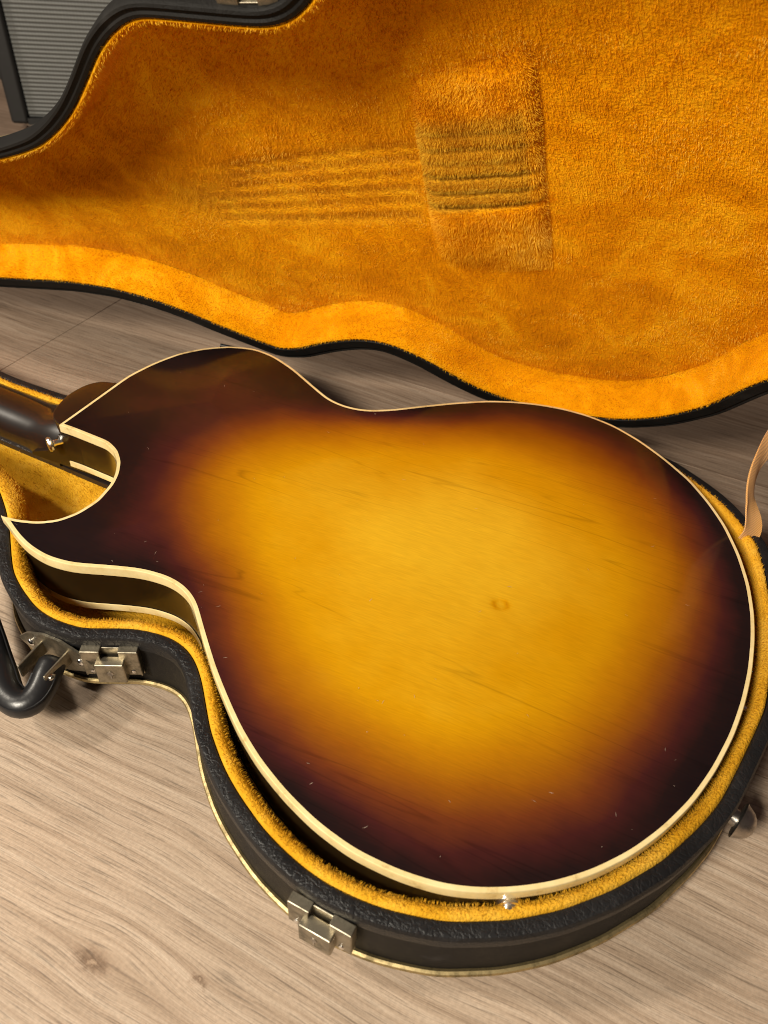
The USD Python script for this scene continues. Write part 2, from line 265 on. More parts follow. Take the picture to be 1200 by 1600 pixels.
GRILLE = M('silver_grille_cloth', {'t': OBJ, 'w': ('wave_texture', {'wave_type': 'bands', 'bands_direction': 'z', 'scale': 50.0, 'distortion': 0.5, 'detail': 2.0, 'detail_scale': 8.0}), 'x': ('wave_texture', {'wave_type': 'bands', 'bands_direction': 'x', 'scale': 60.0, 'distortion': 0.6, 'detail': 2.0, 'detail_scale': 5.0}),
    'mm': ('math', {'math_type': 'multiply_add', 'value2': 0.35}), 'r': ('rgb_ramp', {'ramp': [(0.25, (0.100, 0.102, 0.098)), (0.9, (0.148, 0.150, 0.142)), (1.0, (0.16, 0.162, 0.152))]}), 'n': ('noise_texture', {'scale': 40.0}), 'b': ('bump', {'strength': 0.6, 'distance': 0.003}),
    'p': ('principled_bsdf', {'roughness': 0.6})}, [('t.object', 'w.vector'), ('t.object', 'x.vector'), ('x.fac', 'mm.value1'), ('w.fac', 'mm.value3'), ('mm.value', 'r.fac'), ('r.color', 'p.base_color'), ('w.fac', 'b.height'), ('b.normal', 'p.normal')])
TOLEX = simple('black_tolex', (0.014, 0.014, 0.014), 0.5, bump=(500, 0.5, 0.0006))

# ------------------------------------------------------------------ floor of wood-look planks
GRAIN = math.radians(-22.5)
KNOTS_W = [(-0.1178, 0.1177), (-0.0634, 0.1127)]
floor = thing('floor', (0, 0, 0), GRAIN, kind='structure')
cg, sg = math.cos(GRAIN), math.sin(GRAIN)
kl = [(x * cg + y * sg, -x * sg + y * cg) for x, y in KNOTS_W]
MAIN = floor_mat('plank_with_knots', 1.0, 3.7, [(kl[0][0], kl[0][1], 0.0105, 0.8), (kl[1][0], kl[1][1], 0.0055, 0.6)])
SHADE_TONED = [floor_mat('shade_toned_plank', 0.62, 11.3, [], (1, 0.93, 0.90)), floor_mat('shade_toned_plank_dark', 0.56, 23.9, [], (1, 0.91, 0.88)), floor_mat('shade_toned_plank_light', 0.74, 37.1, [], (1, 0.95, 0.93))]  # shade behind the lid put into darker, pinker plank colours
PW, PL, Y0 = 0.30, 1.25, 0.015
for i in range(-4, 15):
    lo = Y0 + PW * i
    start = {0: -0.62, 1: -0.605 - PL}.get(i, -0.35 * i % PL - PL)
    for k in range(-2, 4):
        x0 = start + k * PL
        wx, wy = (x0 + PL / 2) * cg - (lo + PW / 2) * sg, (x0 + PL / 2) * sg + (lo + PW / 2) * cg
        if not (-2.6 < wx < 2.4 and -1.6 < wy < 4.6): continue
        g, c, t = 0.00030, 0.0003, 0.008
        a, b = np.array([x0 + g, lo + g]), np.array([x0 + PL - g, lo + PW - g])
        q = lambda ins, z: [[a[0] + ins, a[1] + ins, z], [b[0] - ins, a[1] + ins, z], [b[0] - ins, b[1] - ins, z], [a[0] + ins, b[1] - ins, z]]
        v = np.array(q(0, -t) + q(0, -c) + q(c, 0.0)); f = [[8, 9, 10], [8, 10, 11], [0, 2, 1], [0, 3, 2]]
        for base in (0, 4):
            for j in range(4):
                j2 = (j + 1) % 4; f += [[base + j, base + j2, base + 4 + j2], [base + j, base + 4 + j2, base + 4 + j]]
        obj('plank', (v, np.array(f)), MAIN if (i == 0 and x0 < kl[0][0] < x0 + PL) else SHADE_TONED[2 if i in (0, 1) else (i * 2 + k) % 2], floor, smooth=False)
obj('subfloor', box((6, 7, 0.02), (0.5, 1.5, -0.0185)), simple('dark_subfloor', (0.03, 0.02, 0.015), 0.9), floor, smooth=False)

# ------------------------------------------------------------------ outlines, in millimetres: u along the body from the heel, v across (bass side positive)
H0 = [-0.25668, 0.46153]
ANG = -0.35344
LQ = [0.20648, 0.10261, 1.03632, 0.044]
BASS = [[0.0, 0.6], [0.9, 27.7], [1.7, 54.3], [2.5, 82.6], [9.1, 109.7], [19.1, 133.5], [34.1, 151.7], [52.4, 165.4], [75.1, 172.2], [97.1, 168.5], [122.5, 157.2], [149.6, 141.0], [170.8, 128.7], [187.1, 125.4], [203.6, 127.6], [222.1, 138.1], [243.9, 155.6], [266.5, 172.6], [290.1, 188.1], [310.1, 197.3], [331.0, 203.7], [352.4, 207.1], [374.4, 206.7], [396.8, 201.6], [419.5, 190.2], [441.8, 174.2], [463.2, 155.0], [479.0, 134.1], [491.7, 112.7], [502.7, 85.5], [510.1, 58.5], [513.9, 33.3], [515.1, 11.6], [514.6, -14.5], [511.9, -39.7]]
TREB = [[507.4, -63.8], [499.9, -89.7], [490.8, -112.8], [479.2, -133.9], [466.6, -151.9], [451.5, -168.3], [436.3, -180.9], [420.9, -190.5], [405.1, -198.1], [388.6, -203.4], [367.8, -205.9], [345.1, -205.4], [323.0, -200.8], [301.5, -193.0], [281.6, -183.3], [263.3, -171.6], [246.2, -158.0], [230.4, -144.5], [216.7, -131.2], [204.2, -118.8], [193.1, -107.4], [182.0, -101.2], [169.2, -98.4], [150.4, -100.1], [130.9, -106.4], [108.2, -114.8], [89.8, -116.8], [71.5, -113.5], [55.0, -107.0], [43.8, -100.7]]
CUT = [[49.9, -95.7], [62.3, -91.7], [72.3, -84.7], [78.9, -73.6], [82.2, -58.0], [79.9, -40.0], [75.5, -28.5], [68.3, -17.1], [58.1, -7.6], [46.1, -2.0], [30.4, -0.8], [11.1, 0.6]]
RIM = [[81.6, -143.2], [102.0, -152.4], [119.1, -155.3], [141.4, -153.8], [169.2, -140.7], [185.0, -137.5], [197.4, -137.9], [208.0, -143.0], [218.7, -152.6], [228.1, -163.5], [240.8, -178.2], [257.0, -192.3], [266.8, -199.3], [278.5, -206.2], [294.3, -214.4], [307.6, -219.4], [323.7, -224.0], [339.1, -226.4], [356.1, -226.5], [370.2, -225.2], [387.1, -221.5], [398.1, -218.6], [425.0, -205.8], [445.9, -191.7], [466.9, -172.6], [488.1, -147.6], [504.6, -120.3], [513.7, -101.4], [520.6, -79.1], [527.9, -53.0]]
RIMR = [[455.9, 186.3], [474.3, 174.8], [489.6, 163.5], [502.0, 150.7], [514.2, 133.2], [523.4, 119.2]]
LLOW = [[-198.0, 137.1], [-98.1, 125.5], [-52.6, 126.5], [-19.4, 134.5], [8.0, 146.7], [28.7, 159.7], [89.3, 191.7], [117.9, 185.2], [148.8, 167.4], [179.5, 154.3], [200.6, 152.0], [226.5, 167.9], [252.1, 191.1], [276.5, 209.0], [410.6, 221.7], [442.2, 205.0], [473.2, 174.4], [497.2, 133.0]]
LUP = [[-39.5, -48.9], [-7.9, -59.4], [16.7, -73.0], [38.7, -88.3], [55.8, -102.7], [72.7, -118.0], [87.2, -131.3], [101.3, -141.5], [114.6, -149.0], [128.7, -154.8], [200.3, -149.5], [206.1, -149.3], [213.9, -152.2], [220.2, -155.9]]
PATCH = [[263.8, -103.7], [327.5, -119.7], [335.0, 45.0], [258.1, 65.0]]
L0 = [[287.9, 94.5], [241.5, 78.4], [202.4, 47.4], [178.3, -5.4], [203.4, -40.3], [231.7, -65.4], [297.6, -110.8], [344.7, -121.4], [382.0, -112.8], [413.2, -80.7], [432.3, -27.3], [434.4, 31.7], [402.9, 85.8], [349.0, 111.9]]
L1 = [[274.7, 132.5], [208.9, 103.0], [161.9, 72.4], [139.2, 33.2], [134.4, -11.3], [167.8, -50.7], [208.1, -76.7], [249.4, -113.3], [285.7, -135.2], [322.7, -148.5], [355.5, -149.6], [388.3, -144.3], [416.9, -125.5], [440.8, -94.3], [459.0, -54.9], [470.5, 1.5], [467.5, 47.5], [445.4, 106.7], [406.5, 145.0], [358.3, 157.4], [312.1, 151.5]]
L2 = [[268.2, 151.3], [203.0, 116.0], [135.7, 99.0], [99.4, 60.1], [95.1, -2.0], [124.4, -50.6], [178.1, -85.0], [223.5, -120.2], [262.5, -150.5], [303.4, -169.4], [342.8, -177.9], [382.6, -177.4], [418.4, -157.8], [449.8, -125.8], [473.6, -87.6], [492.0, -30.0], [495.1, 30.2], [484.7, 89.2], [455.0, 143.3], [411.6, 174.8], [357.1, 186.4], [305.9, 172.7]]
mm = lambda L: np.array(L, float) / 1000
ZB, ZR, ZP = 0.0643, 0.0543, 0.0118      # back of the guitar, rim of the case, piping
ZF = ZB - 0.0414                          # front of the guitar
AT = (H0[0], H0[1], 0.0)

# ------------------------------------------------------------------ guitar
guitar = thing('electric_guitar', AT, ANG, label='sunburst hollow body electric guitar lying face down in the open case', cat='guitar')
long_side = smooth_open(np.vstack([mm(BASS), mm(TREB), [[0.0362, -0.0978]]]), 0.0022, 0.006)
cut_side = smooth_open(np.vstack([[[0.0362, -0.0978]], mm(CUT), [[0.0, 0.0006]]]), 0.0016, 0.003)
OUT = ccw(np.vstack([long_side[:-1], cut_side[:-1]]))
body_poly = shapely.Polygon(OUT)
N_OUT = outward(OUT); N_OUT = np.stack([gaussian_filter1d(N_OUT[:, k], 1.0, mode='wrap') for k in (0, 1)], 1); N_OUT /= np.linalg.norm(N_OUT, axis=1, keepdims=True)
BW = 0.0020                                # width of the binding seen from above
inner_poly = body_poly.buffer(-BW)
inner_poly = max(getattr(inner_poly, 'geoms', [inner_poly]), key=lambda g: g.area)
inner_poly = shapely.Polygon(resample(np.array(inner_poly.exterior.coords)[:-1], 0.002))
P, T = fill(inner_poly, 0.0022, 0.002)
edge_d = shapely.distance(shapely.points(P), inner_poly.exterior)
arch = 0.0065 * sstep(edge_d / 0.14)
def level(rings, P):
    """1 inside the innermost contour, falling to 0 at the edge of the body."""
    low = lambda q: q - np.column_stack([np.zeros(len(q)), 0.010 * sstep((-0.07 - q[:, 1]) / 0.06)])
    polys = [shapely.Polygon(smooth_closed(low(mm(r)), 0.004, 0.016)) for r in rings] + [body_poly.buffer(0.004)]
    vals = [0.84, 0.52, 0.22, 0.0]; pts = shapely.points(P); out = np.zeros(len(P))
    ds = [np.where(shapely.contains(p, pts), -1, 1) * shapely.distance(p.exterior, pts) for p in polys]
    for i in range(3):
        a, b = ds[i], ds[i + 1]; between = (a >= 0) & (b < 0)
        t = a / np.maximum(a - b, 1e-6); out = np.where(between, vals[i] * (1 - t) + vals[i + 1] * t, out)
    return np.where(ds[0] < 0, 0.84 + 0.16 * sstep(-ds[0] / 0.095), out)
burst = level([L0, L1, L2], P)
for _ in range(22):                        # even out the steps between contours
    s = np.zeros(len(P)); n = np.zeros(len(P))
    for a, b in ((0, 1), (1, 2), (2, 0)):
        np.add.at(s, T[:, a], burst[T[:, b]]); np.add.at(s, T[:, b], burst[T[:, a]]); np.add.at(n, T[:, a], 1); np.add.at(n, T[:, b], 1)
    burst = 0.5 * burst + 0.5 * s / np.maximum(n, 1)
dent = np.exp(-((P[:, 0] - 0.366) / 0.005) ** 2 - ((P[:, 1] + 0.034) / 0.0045) ** 2)
rr_ = np.hypot(P[:, 0] - 0.366, (P[:, 1] + 0.034) * 1.1); burst = burst - 0.20 * np.exp(-((rr_ - 0.0042) / 0.0015) ** 2) * (0.62 + 0.38 * np.sin(2 * np.arctan2(P[:, 1] + 0.034, P[:, 0] - 0.366) + 0.6))
m = obj('back', trimesh.Trimesh(np.column_stack([P, ZB - 0.0002 + arch - 0.0007 * dent]), T, process=False), BURST, guitar, smooth=True, label='sunburst maple back, amber in the middle and near black at the edge')
primvar(m, 'burst', burst)
BH = 0.0072
def annulus(z):
    a = body_poly.buffer(-0.0005).difference(inner_poly.buffer(-0.0006))
    v, f = trimesh.creation.triangulate_polygon(a, engine='earcut'); return trimesh.Trimesh(np.column_stack([v, np.full(len(v), z)]), f, process=False)
def rib(z0, z1, top):
    r = trimesh.Trimesh(*ring_loft(OUT, [(0.0005, z1), (0.0, z1 - 0.0006), (0.0, z0 + 0.0003), (0.0008, z0), (0.0012, z0)], N=N_OUT), process=False)
    return cat([annulus(z1), r]) if top else r
obj('binding', rib(ZB - BH, ZB, True), CREAM, guitar, label='wide aged cream binding round the back')
obj('binding', rib(ZF, ZF + 0.0058, False), CREAM, guitar, label='aged cream binding round the front')
obj('side', ring_loft(OUT, [(0.0009, ZB - BH + 0.0008), (0.0009, ZF + 0.0050)], N=N_OUT), SIDE_LACQUER, guitar)
P2, T2 = fill(body_poly.buffer(-0.0015), 0.02)
obj('front', trimesh.Trimesh(np.column_stack([P2, np.full(len(P2), ZF + 0.0012)]), T2[:, ::-1], process=False), SIDE_LACQUER, guitar)
# neck: u falls towards the head
def neck_axis(u): return 0.031 - 0.075 * u
us = np.array([-0.50, -0.40, -0.30, -0.20, -0.12, -0.075, -0.055, -0.042, -0.032, -0.024, -0.018, -0.013, -0.005]); V = []
K = 18
for u in us:
    rise = sstep((u + 0.062) / 0.048)
    half = 0.0255 + 0.003 * rise + 0.010 * (u + 0.1) * (u < -0.1); top = 0.0395 + rise * (ZB - 0.016 - 0.0395); bot = 0.0155
    th = np.linspace(0, math.pi, K)
    x = np.sign(np.cos(th)) * np.abs(np.cos(th)) ** 0.85 * half; z = bot + (top - bot) * np.sin(th) ** (0.72)
    V.append(np.column_stack([np.full(K, u) - 0.010 * rise * np.abs(np.cos(th)), neck_axis(u) - x, z]))
V = np.vstack(V); F = []
for i in range(len(us) - 1):
    for k in range(K - 1):
        a, b, c, d = i * K + k, i * K + k + 1, (i + 1) * K + k + 1, (i + 1) * K + k; F += [[a, b, c], [a, c, d]]
for i in (0, len(us) - 1):
    c = len(V); V = np.vstack([V, V[i * K:(i + 1) * K].mean(0, keepdims=True)]); F += [[c, i * K + k, i * K + k + 1] for k in range(K - 1)]
nm = trimesh.Trimesh(V, F, process=False); trimesh.repair.fix_normals(nm)
neck = obj('neck', nm, NECK_LACQUER, guitar, smooth=50)
heel = np.array([(0.0005, 0.0015), (-0.010, 0.005), (-0.0165, 0.012), (-0.0195, 0.020), (-0.0215, 0.029), (-0.0230, 0.040), (-0.0208, 0.054), (-0.0165, 0.0625), (-0.0105, 0.0675), (-0.002, 0.0695), (0.0012, 0.0695)])
heel = np.vstack([smooth_open(heel, 0.003, 0.004)])
hp = ccw(heel); hn = outward(hp)
z_top = ZB - 0.0006
hv, hf = ring_loft(hp, [(0.0015, z_top), (0.0003, z_top - 0.0004), (0.0, z_top - 0.0018), (0.0008, z_top - 0.010), (0.002, z_top - 0.022), (0.004, ZF - 0.002)], N=hn)
c = len(hv); hv = np.vstack([hv, [[*hp.mean(0), z_top]]]); n = len(hp); hf = np.vstack([hf, [[c, k, (k + 1) % n] for k in range(n)]])
hm = trimesh.Trimesh(hv, hf, process=False); trimesh.repair.fix_normals(hm)
obj('heel', hm, NECK_LACQUER, guitar, smooth=30)
zt = ZB - BH - 0.0018
bk = trimesh.creation.extrude_polygon(shapely.Polygon([(-0.040, ZF - 0.002), (-0.040, 0.024), (-0.022, 0.031), (-0.010, 0.044), (-0.004, zt - 0.002), (-0.001, zt), (0.040, zt), (0.040, ZF - 0.002)]).buffer(-0.001).buffer(0.001), 0.0578)
bk.apply_transform(np.array([[1, 0, 0, 0], [0, 0, -1, 0.0590], [0, 1, 0, 0], [0, 0, 0, 1.0]]))
obj('neck_block', bk, SIDE_LACQUER, guitar, smooth=40)
fb = box((0.56, 0.056, 0.0095), (-0.215, 0, 0)); 
fb.apply_transform(trimesh.transformations.rotation_matrix(-0.075, [0, 0, 1])); fb.apply_translation((0, 0.0315, 0.0105))
obj('fingerboard', fb, ROSEWOOD, guitar, smooth=False)
button = lathe([(0, 0), (0.0026, 0), (0.0024, 0.0055), (0.0030, 0.0075), (0.0056, 0.0085), (0.0062, 0.0100), (0.0056, 0.0115), (0.003, 0.0120), (0, 0.0121)], 22)
obj('strap_button', place(button, (-0.0035, 0.0030, 0.0462), *[np.array(a, float) for a in ((0.835, -0.55, 0), (0, 0, 1), (-0.55, -0.835, 0))]), BUTTON, guitar, label='chrome strap button on the neck heel')
obj('strap_button', place(button, (0.5128, -0.0285, 0.0465), np.array([0, 1.0, 0]), np.array([0, 0, 1.0]), np.array([1.0, 0, 0])), BUTTON, guitar, label='chrome end pin at the tail')
jd = np.array([0.36, -0.933, 0]); jx = np.array([0.933, 0.36, 0])
jack = obj('jack_plate', place(lathe([(0, 0.0062), (0.0024, 0.0062), (0.0026, 0.0035), (0.0040, 0.0035), (0.0042, 0.0062), (0.0046, 0.0062), (0.0048, 0.0036), (0.0060, 0.0032), (0.0062, 0.0006), (0.0066, 0.0), (0.0, -0.002)][::-1], 18), (0.4180, -0.1895, 0.0503), jx, np.cross(jd, jx), jd), BUTTON, guitar, smooth=25, label='bright output jack below the binding')
# small scratches and chips in the lacquer
V, F = [], []
for _ in range(60):
    while True:
        p = np.array([rng.uniform(0.0, 0.51), rng.uniform(-0.2, 0.2)])
        if inner_poly.contains(shapely.Point(p)) and rng.random() < (1.0 if p[1] < -0.05 else 0.25): break
    L, a, w = rng.uniform(0.0006, 0.0034), rng.normal(0.1, 0.9), rng.uniform(0.00008, 0.00018)
    d = np.array([math.cos(a), math.sin(a)]) * L / 2; nn = np.array([-d[1], d[0]]) / np.linalg.norm(d) * w / 2; mid = nn * rng.normal(0, 2)
    e = inner_poly.exterior.distance(shapely.Point(p)); z = ZB + 0.00004 + 0.0065 * float(sstep(e / 0.14))
    c = len(V); V += [[*(p - d), z], [*(p + mid - nn), z], [*(p + d), z], [*(p + mid + nn), z]]; F += [[c, c + 1, c + 2], [c, c + 2, c + 3]]
obj('scratches', (np.array(V), np.array(F)), SCRATCH, guitar, smooth=False, kind='stuff', label='fine pale scratches in the dark lacquer')

# ------------------------------------------------------------------ case
case = thing('guitar_case', AT, ANG, label='black hard guitar case with golden plush lining, lid raised behind the guitar', cat='guitar case')
bass_off = np.array(body_poly.buffer(0.0155).exterior.coords)
ba = bass_off[(bass_off[:, 0] > 0.055) & (bass_off[:, 0] < 0.44) & (bass_off[:, 1] > 0.05)]; ba = ba[np.argsort(ba[:, 0])]
base_pts = np.vstack([[[-0.52, 0.128], [-0.40, 0.118], [-0.2, 0.079], [-0.11, 0.0675], [-0.055, 0.0655], [-0.025, 0.073], [-0.006, 0.098], [0.012, 0.133], [0.032, 0.160]], ba[::4], mm(RIMR), [[0.531, 0.085], [0.536, 0.045], [0.5365, 0.01], [0.534, -0.03]], mm(RIM)[::-1],
    [[0.066, -0.134], [0.052, -0.121], [0.036, -0.105], [0.020, -0.091], [-0.002, -0.075], [-0.04, -0.063], [-0.11, -0.056], [-0.3, -0.048], [-0.42, -0.055], [-0.52, -0.062]]])
BASE = ccw(smooth_closed(base_pts, 0.0030, 0.0055)); NB = outward(BASE); NB = np.stack([gaussian_filter1d(NB[:, k], 2.0, mode='wrap') for k in (0, 1)], 1); NB /= np.linalg.norm(NB, axis=1, keepdims=True)
dip = 0.017 * sstep((BASE[:, 1] + 0.02) / 0.07) * sstep((0.03 - BASE[:, 0]) / 0.05)
dip = np.maximum(dip, 0.012 * sstep((BASE[:, 1] - 0.05) / 0.05) * sstep((0.455 - BASE[:, 0]) / 0.06))       # the rim sags along the neck
ZRB = ZR - dip
RW = 0.0078
obj('rim', ring_loft(BASE, [(0.0, ZRB - 0.010), (-0.0004, ZRB - 0.0022), (0.0008, ZRB - 0.0004), (0.0024, ZRB), (RW - 0.0016, ZRB + 0.0003), (RW - 0.0004, ZRB - 0.0003), (RW, ZRB - 0.0016), (RW, ZRB - 0.008)], N=NB), RIM_LEATHER, case, label='cracked black leather rim of the case bottom')
obj('shell', ring_loft(BASE, [(0.0008, ZRB - 0.0095), (0.0006, ZP + 0.002), (0.0022, ZP - 0.003), (0.0052, 0.0030), (0.0110, 0.0008), (0.030, 0.0006)], N=NB), VINYL, case, label='black vinyl side of the case bottom')
obj('piping', tube(np.vstack([np.column_stack([BASE + NB * 0.0006, np.full(len(BASE), ZP)]), np.column_stack([BASE[:1] + NB[:1] * 0.0006, [ZP]])]), 0.0019, 8, False), BRASS, case, label='dull gold piping round the case bottom')
BASE_LINE = shapely.LinearRing(BASE)
lump = 0.0012 * (fbm(np.column_stack([BASE * 40, np.zeros(len(BASE))]), 3, 5) - 0.5)
neckish = sstep((0.05 - BASE[:, 0]) / 0.06) * (BASE[:, 1] < 0)
prof = [(RW - 0.0003, ZRB - 0.003), (RW + 0.0006, ZRB + 0.0001 + lump), (RW + 0.0028, ZRB + 0.0011 + lump), (RW + 0.0058 + 0.003 * neckish, ZRB - 0.0001 + lump), (RW + 0.0078 + 0.006 * neckish, ZRB - 0.0045 + lump), (RW + 0.0084 + 0.006 * neckish, ZRB - 0.012), (RW + 0.0084 + 0.003 * neckish, ZRB - 0.024), (RW + 0.010, 0.0145), (RW + 0.016, 0.0105), (RW + 0.022, 0.0100)]
bl = ring_loft(BASE, prof, N=NB)
lining_ring = trimesh.Trimesh(*bl, process=False)
pf = shapely.Polygon(BASE - NB * (RW + 0.0215)).buffer(0); pf = max(getattr(pf, 'geoms', [pf]), key=lambda g: g.area)
P3, T3 = fill(pf, 0.012)
lining_floor = trimesh.Trimesh(np.column_stack([P3, 0.0098 + 0.001 * fbm(np.column_stack([P3 * 30, np.zeros(len(P3))]), 3, 9)]), T3, process=False)
base_lining = cat([lining_ring, lining_floor])
lin = obj('lining', base_lining, PLUSH_BASE, case, smooth=60, label='golden plush lining of the case bottom')
P4, T4 = fill(shapely.Polygon(BASE - NB * 0.02).buffer(0), 0.03) if shapely.Polygon(BASE - NB * 0.02).is_valid else (P3, T3)
obj('bottom_panel', trimesh.Trimesh(np.column_stack([P4, np.full(len(P4), 0.0008)]), T4[:, ::-1], process=False), VINYL, case, smooth=False)

# the lid, drawn closed over the base and turned about the hinge line
VH, DL, AL, ZH = LQ
def lid_map(u, v, dep):
    u, v, dep = (np.asarray(x, float) for x in (u, v, dep))
    hd = np.array([math.cos(DL), math.sin(DL), 0]); hn = np.array([-math.sin(DL), math.cos(DL), 0]); Z = np.array([0, 0, 1.0])
    w = -math.cos(AL) * hn + math.sin(AL) * Z; ni = -math.sin(AL) * hn - math.cos(AL) * Z
    a = math.cos(DL) * (u - 0.2) + math.sin(DL) * (v - VH); b = math.sin(DL) * (u - 0.2) - math.cos(DL) * (v - VH)
    return np.array([0.2, VH, ZH]) + a[..., None] * hd + b[..., None] * w - dep[..., None] * ni
def to_lid(verts): return lid_map(verts[:, 0], verts[:, 1], verts[:, 2])          # z stands for the depth behind the rim
LN = to_lid(np.array([[0.2, 0.1, 0.0], [0.2, 0.1, -1.0]])); LN = LN[1] - LN[0]      # direction out of the open lid
lid_pts = np.vstack([[[-0.52, 0.150], [-0.35, 0.145]], mm(LLOW)[:14], [[0.302, 0.2195], [0.330, 0.2255], [0.358, 0.2280], [0.386, 0.2265]], mm(LLOW)[14:], [[0.5135, 0.112], [0.527, 0.07], [0.5325, 0.02], [0.531, -0.03]], mm(RIM)[::-1][:-9], mm(LUP)[::-1], [[-0.10, -0.034], [-0.30, -0.028], [-0.52, -0.03]]])
LID = ccw(smooth_closed(lid_pts, 0.0030, 0.0085)); NL = outward(LID); NL = np.stack([gaussian_filter1d(NL[:, k], 2.0, mode='wrap') for k in (0, 1)], 1); NL /= np.linalg.norm(NL, axis=1, keepdims=True)
def lid_mesh(profile):
    v, f = ring_loft(LID, profile, N=NL); return to_lid(v), f[:, ::-1]
LRW = 0.0086 + 0.0060 * sstep((LID[:, 1] - 0.02) / 0.08)
obj('lid_rim', lid_mesh([(0.0002, 0.012), (-0.0003, 0.003), (0.0006, 0.0008), (0.0020, 0.0), (0.0036, 0.0008), (0.0046, 0.0010), (0.0056, -0.0002), (LRW - 0.001, 0.0002), (LRW, 0.0016), (LRW, 0.008)]), leather('black_lid_rim', (0.006, 0.0055, 0.005), 260, 0.3, 0.0004, 0.62, 0.15), case, label='black rim of the raised lid')
obj('lid_shell', lid_mesh([(0.0010, 0.0115), (0.0060, 0.016), (0.0076, 0.019), (0.012, 0.027), (0.021, 0.040), (0.035, 0.052)]), VINYL, case, label='black vinyl side of the raised lid')
lp = to_lid(np.column_stack([LID - NL * 0.0060, np.full(len(LID), 0.0176)]))
obj('lid_piping', tube(np.vstack([lp, lp[:1]]), 0.0019, 8, False), BRASS, case, label='dull gold piping round the lid')
P5, T5 = fill(shapely.Polygon(LID - NL * 0.034).buffer(0), 0.02)
obj('lid_top', trimesh.Trimesh(to_lid(np.column_stack([P5, np.full(len(P5), 0.0518)])), T5, process=False), VINYL, case)
# lining of the lid: a rolled wall and an arched floor pressed by the strings
DEP = 0.0315
wallm = lid_mesh([(LRW - 0.0002, 0.004), (LRW + 0.0006, 0.0010), (LRW + 0.0022, 0.0014), (LRW + 0.0038, 0.004), (LRW + 0.0052, 0.012), (LRW + 0.0064, 0.022), (LRW + 0.0080, 0.028), (LRW + 0.0125, DEP)])
lid_poly = shapely.Polygon(LID - NL * (LRW + 0.0120)[:, None]).buffer(0)
lid_poly = max(getattr(lid_poly, 'geoms', [lid_poly]), key=lambda g: g.area)
P6, T6 = fill(lid_poly, 0.0042)
pa, pb, pc, pd = np.array([[0.2525, -0.1020], [0.3235, -0.1130], [0.3345, 0.0720], [0.2485, 0.0950]])                 # corners: upper left, upper right, lower right, lower left
def bilin(s, t):
    s, t = (s + 1) / 2, (t + 1) / 2
    return ((1 - s) * (1 - t))[:, None] * pa + (s * (1 - t))[:, None] * pb + (s * t)[:, None] * pc + ((1 - s) * t)[:, None] * pd
S0 = np.array([[0.0716, 0.0022], [0.0659, 0.0133], [0.0604, 0.0242], [0.0546, 0.0356], [0.0486, 0.0475], [0.0427, 0.0591]]); S1 = np.array([[0.2493, -0.0325], [0.2473, -0.0211], [0.2452, -0.0086], [0.243, 0.0041], [0.2409, 0.0167], [0.2385, 0.0306]])
def seg_dist(P, a, b):
    d = b - a; t = ((P - a) @ d) / (d @ d); q = P - a - np.clip(t, 0, 1)[:, None] * d
    return np.hypot(*q.T), t
def string_press(P):
    g = np.zeros(len(P)); s = np.zeros(len(P))
    for k, (a, b) in enumerate(zip(S0, S1)):
        d, t = seg_dist(P, a, b); w = np.exp(-(d / 0.0026) ** 2); on = sstep(t / 0.25) * sstep((1.12 - t) / 0.1)
        g = np.maximum(g, w * on); s = np.maximum(s, np.exp(-(d / 0.006) ** 2) * sstep(t / 0.3) * (0.55 + 0.2 * (k % 2)))
    nf = np.exp(-((P[:, 0] - 0.065) / 0.03) ** 2 - ((P[:, 1] - 0.030) / 0.022) ** 2)
    return g, np.clip(s * 0.34 + 0.22 * nf, 0, 0.8)
def frets(P):
    q = np.zeros(len(P))
    for k in range(9):
        u0 = 0.050 + 0.0075 * k; q = np.maximum(q, np.exp(-((P[:, 0] - u0 + 0.45 * (P[:, 1] - 0.03)) / 0.0016) ** 2) * (np.abs(P[:, 1] - 0.033) < 0.022) * (0.9 - 0.06 * k))
    return q
def lid_depth(P):
    e = shapely.distance(shapely.points(P), lid_poly.exterior)
    g, s = string_press(P)
    wav = 0.0022 * (fbm(np.column_stack([P * np.array([14, 34]), np.zeros(len(P))]), 3, 21) - 0.5)
    return DEP + 0.010 * sstep(e / 0.12) + 0.0022 * g + 0.0012 * frets(P) + wav, s
d6, stain6 = lid_depth(P6)
lid_floor = trimesh.Trimesh(to_lid(np.column_stack([P6, d6])), T6[:, ::-1], process=False)
wall = trimesh.Trimesh(*wallm, process=False)
lid_lining = cat([wall, lid_floor])
ll = obj('lid_lining', lid_lining, PLUSH, case, smooth=True, label='golden plush lining of the lid, pressed by the strings')
primvar(ll, 'stain', np.r_[np.zeros(len(wall.vertices)), stain6 * 0.8])
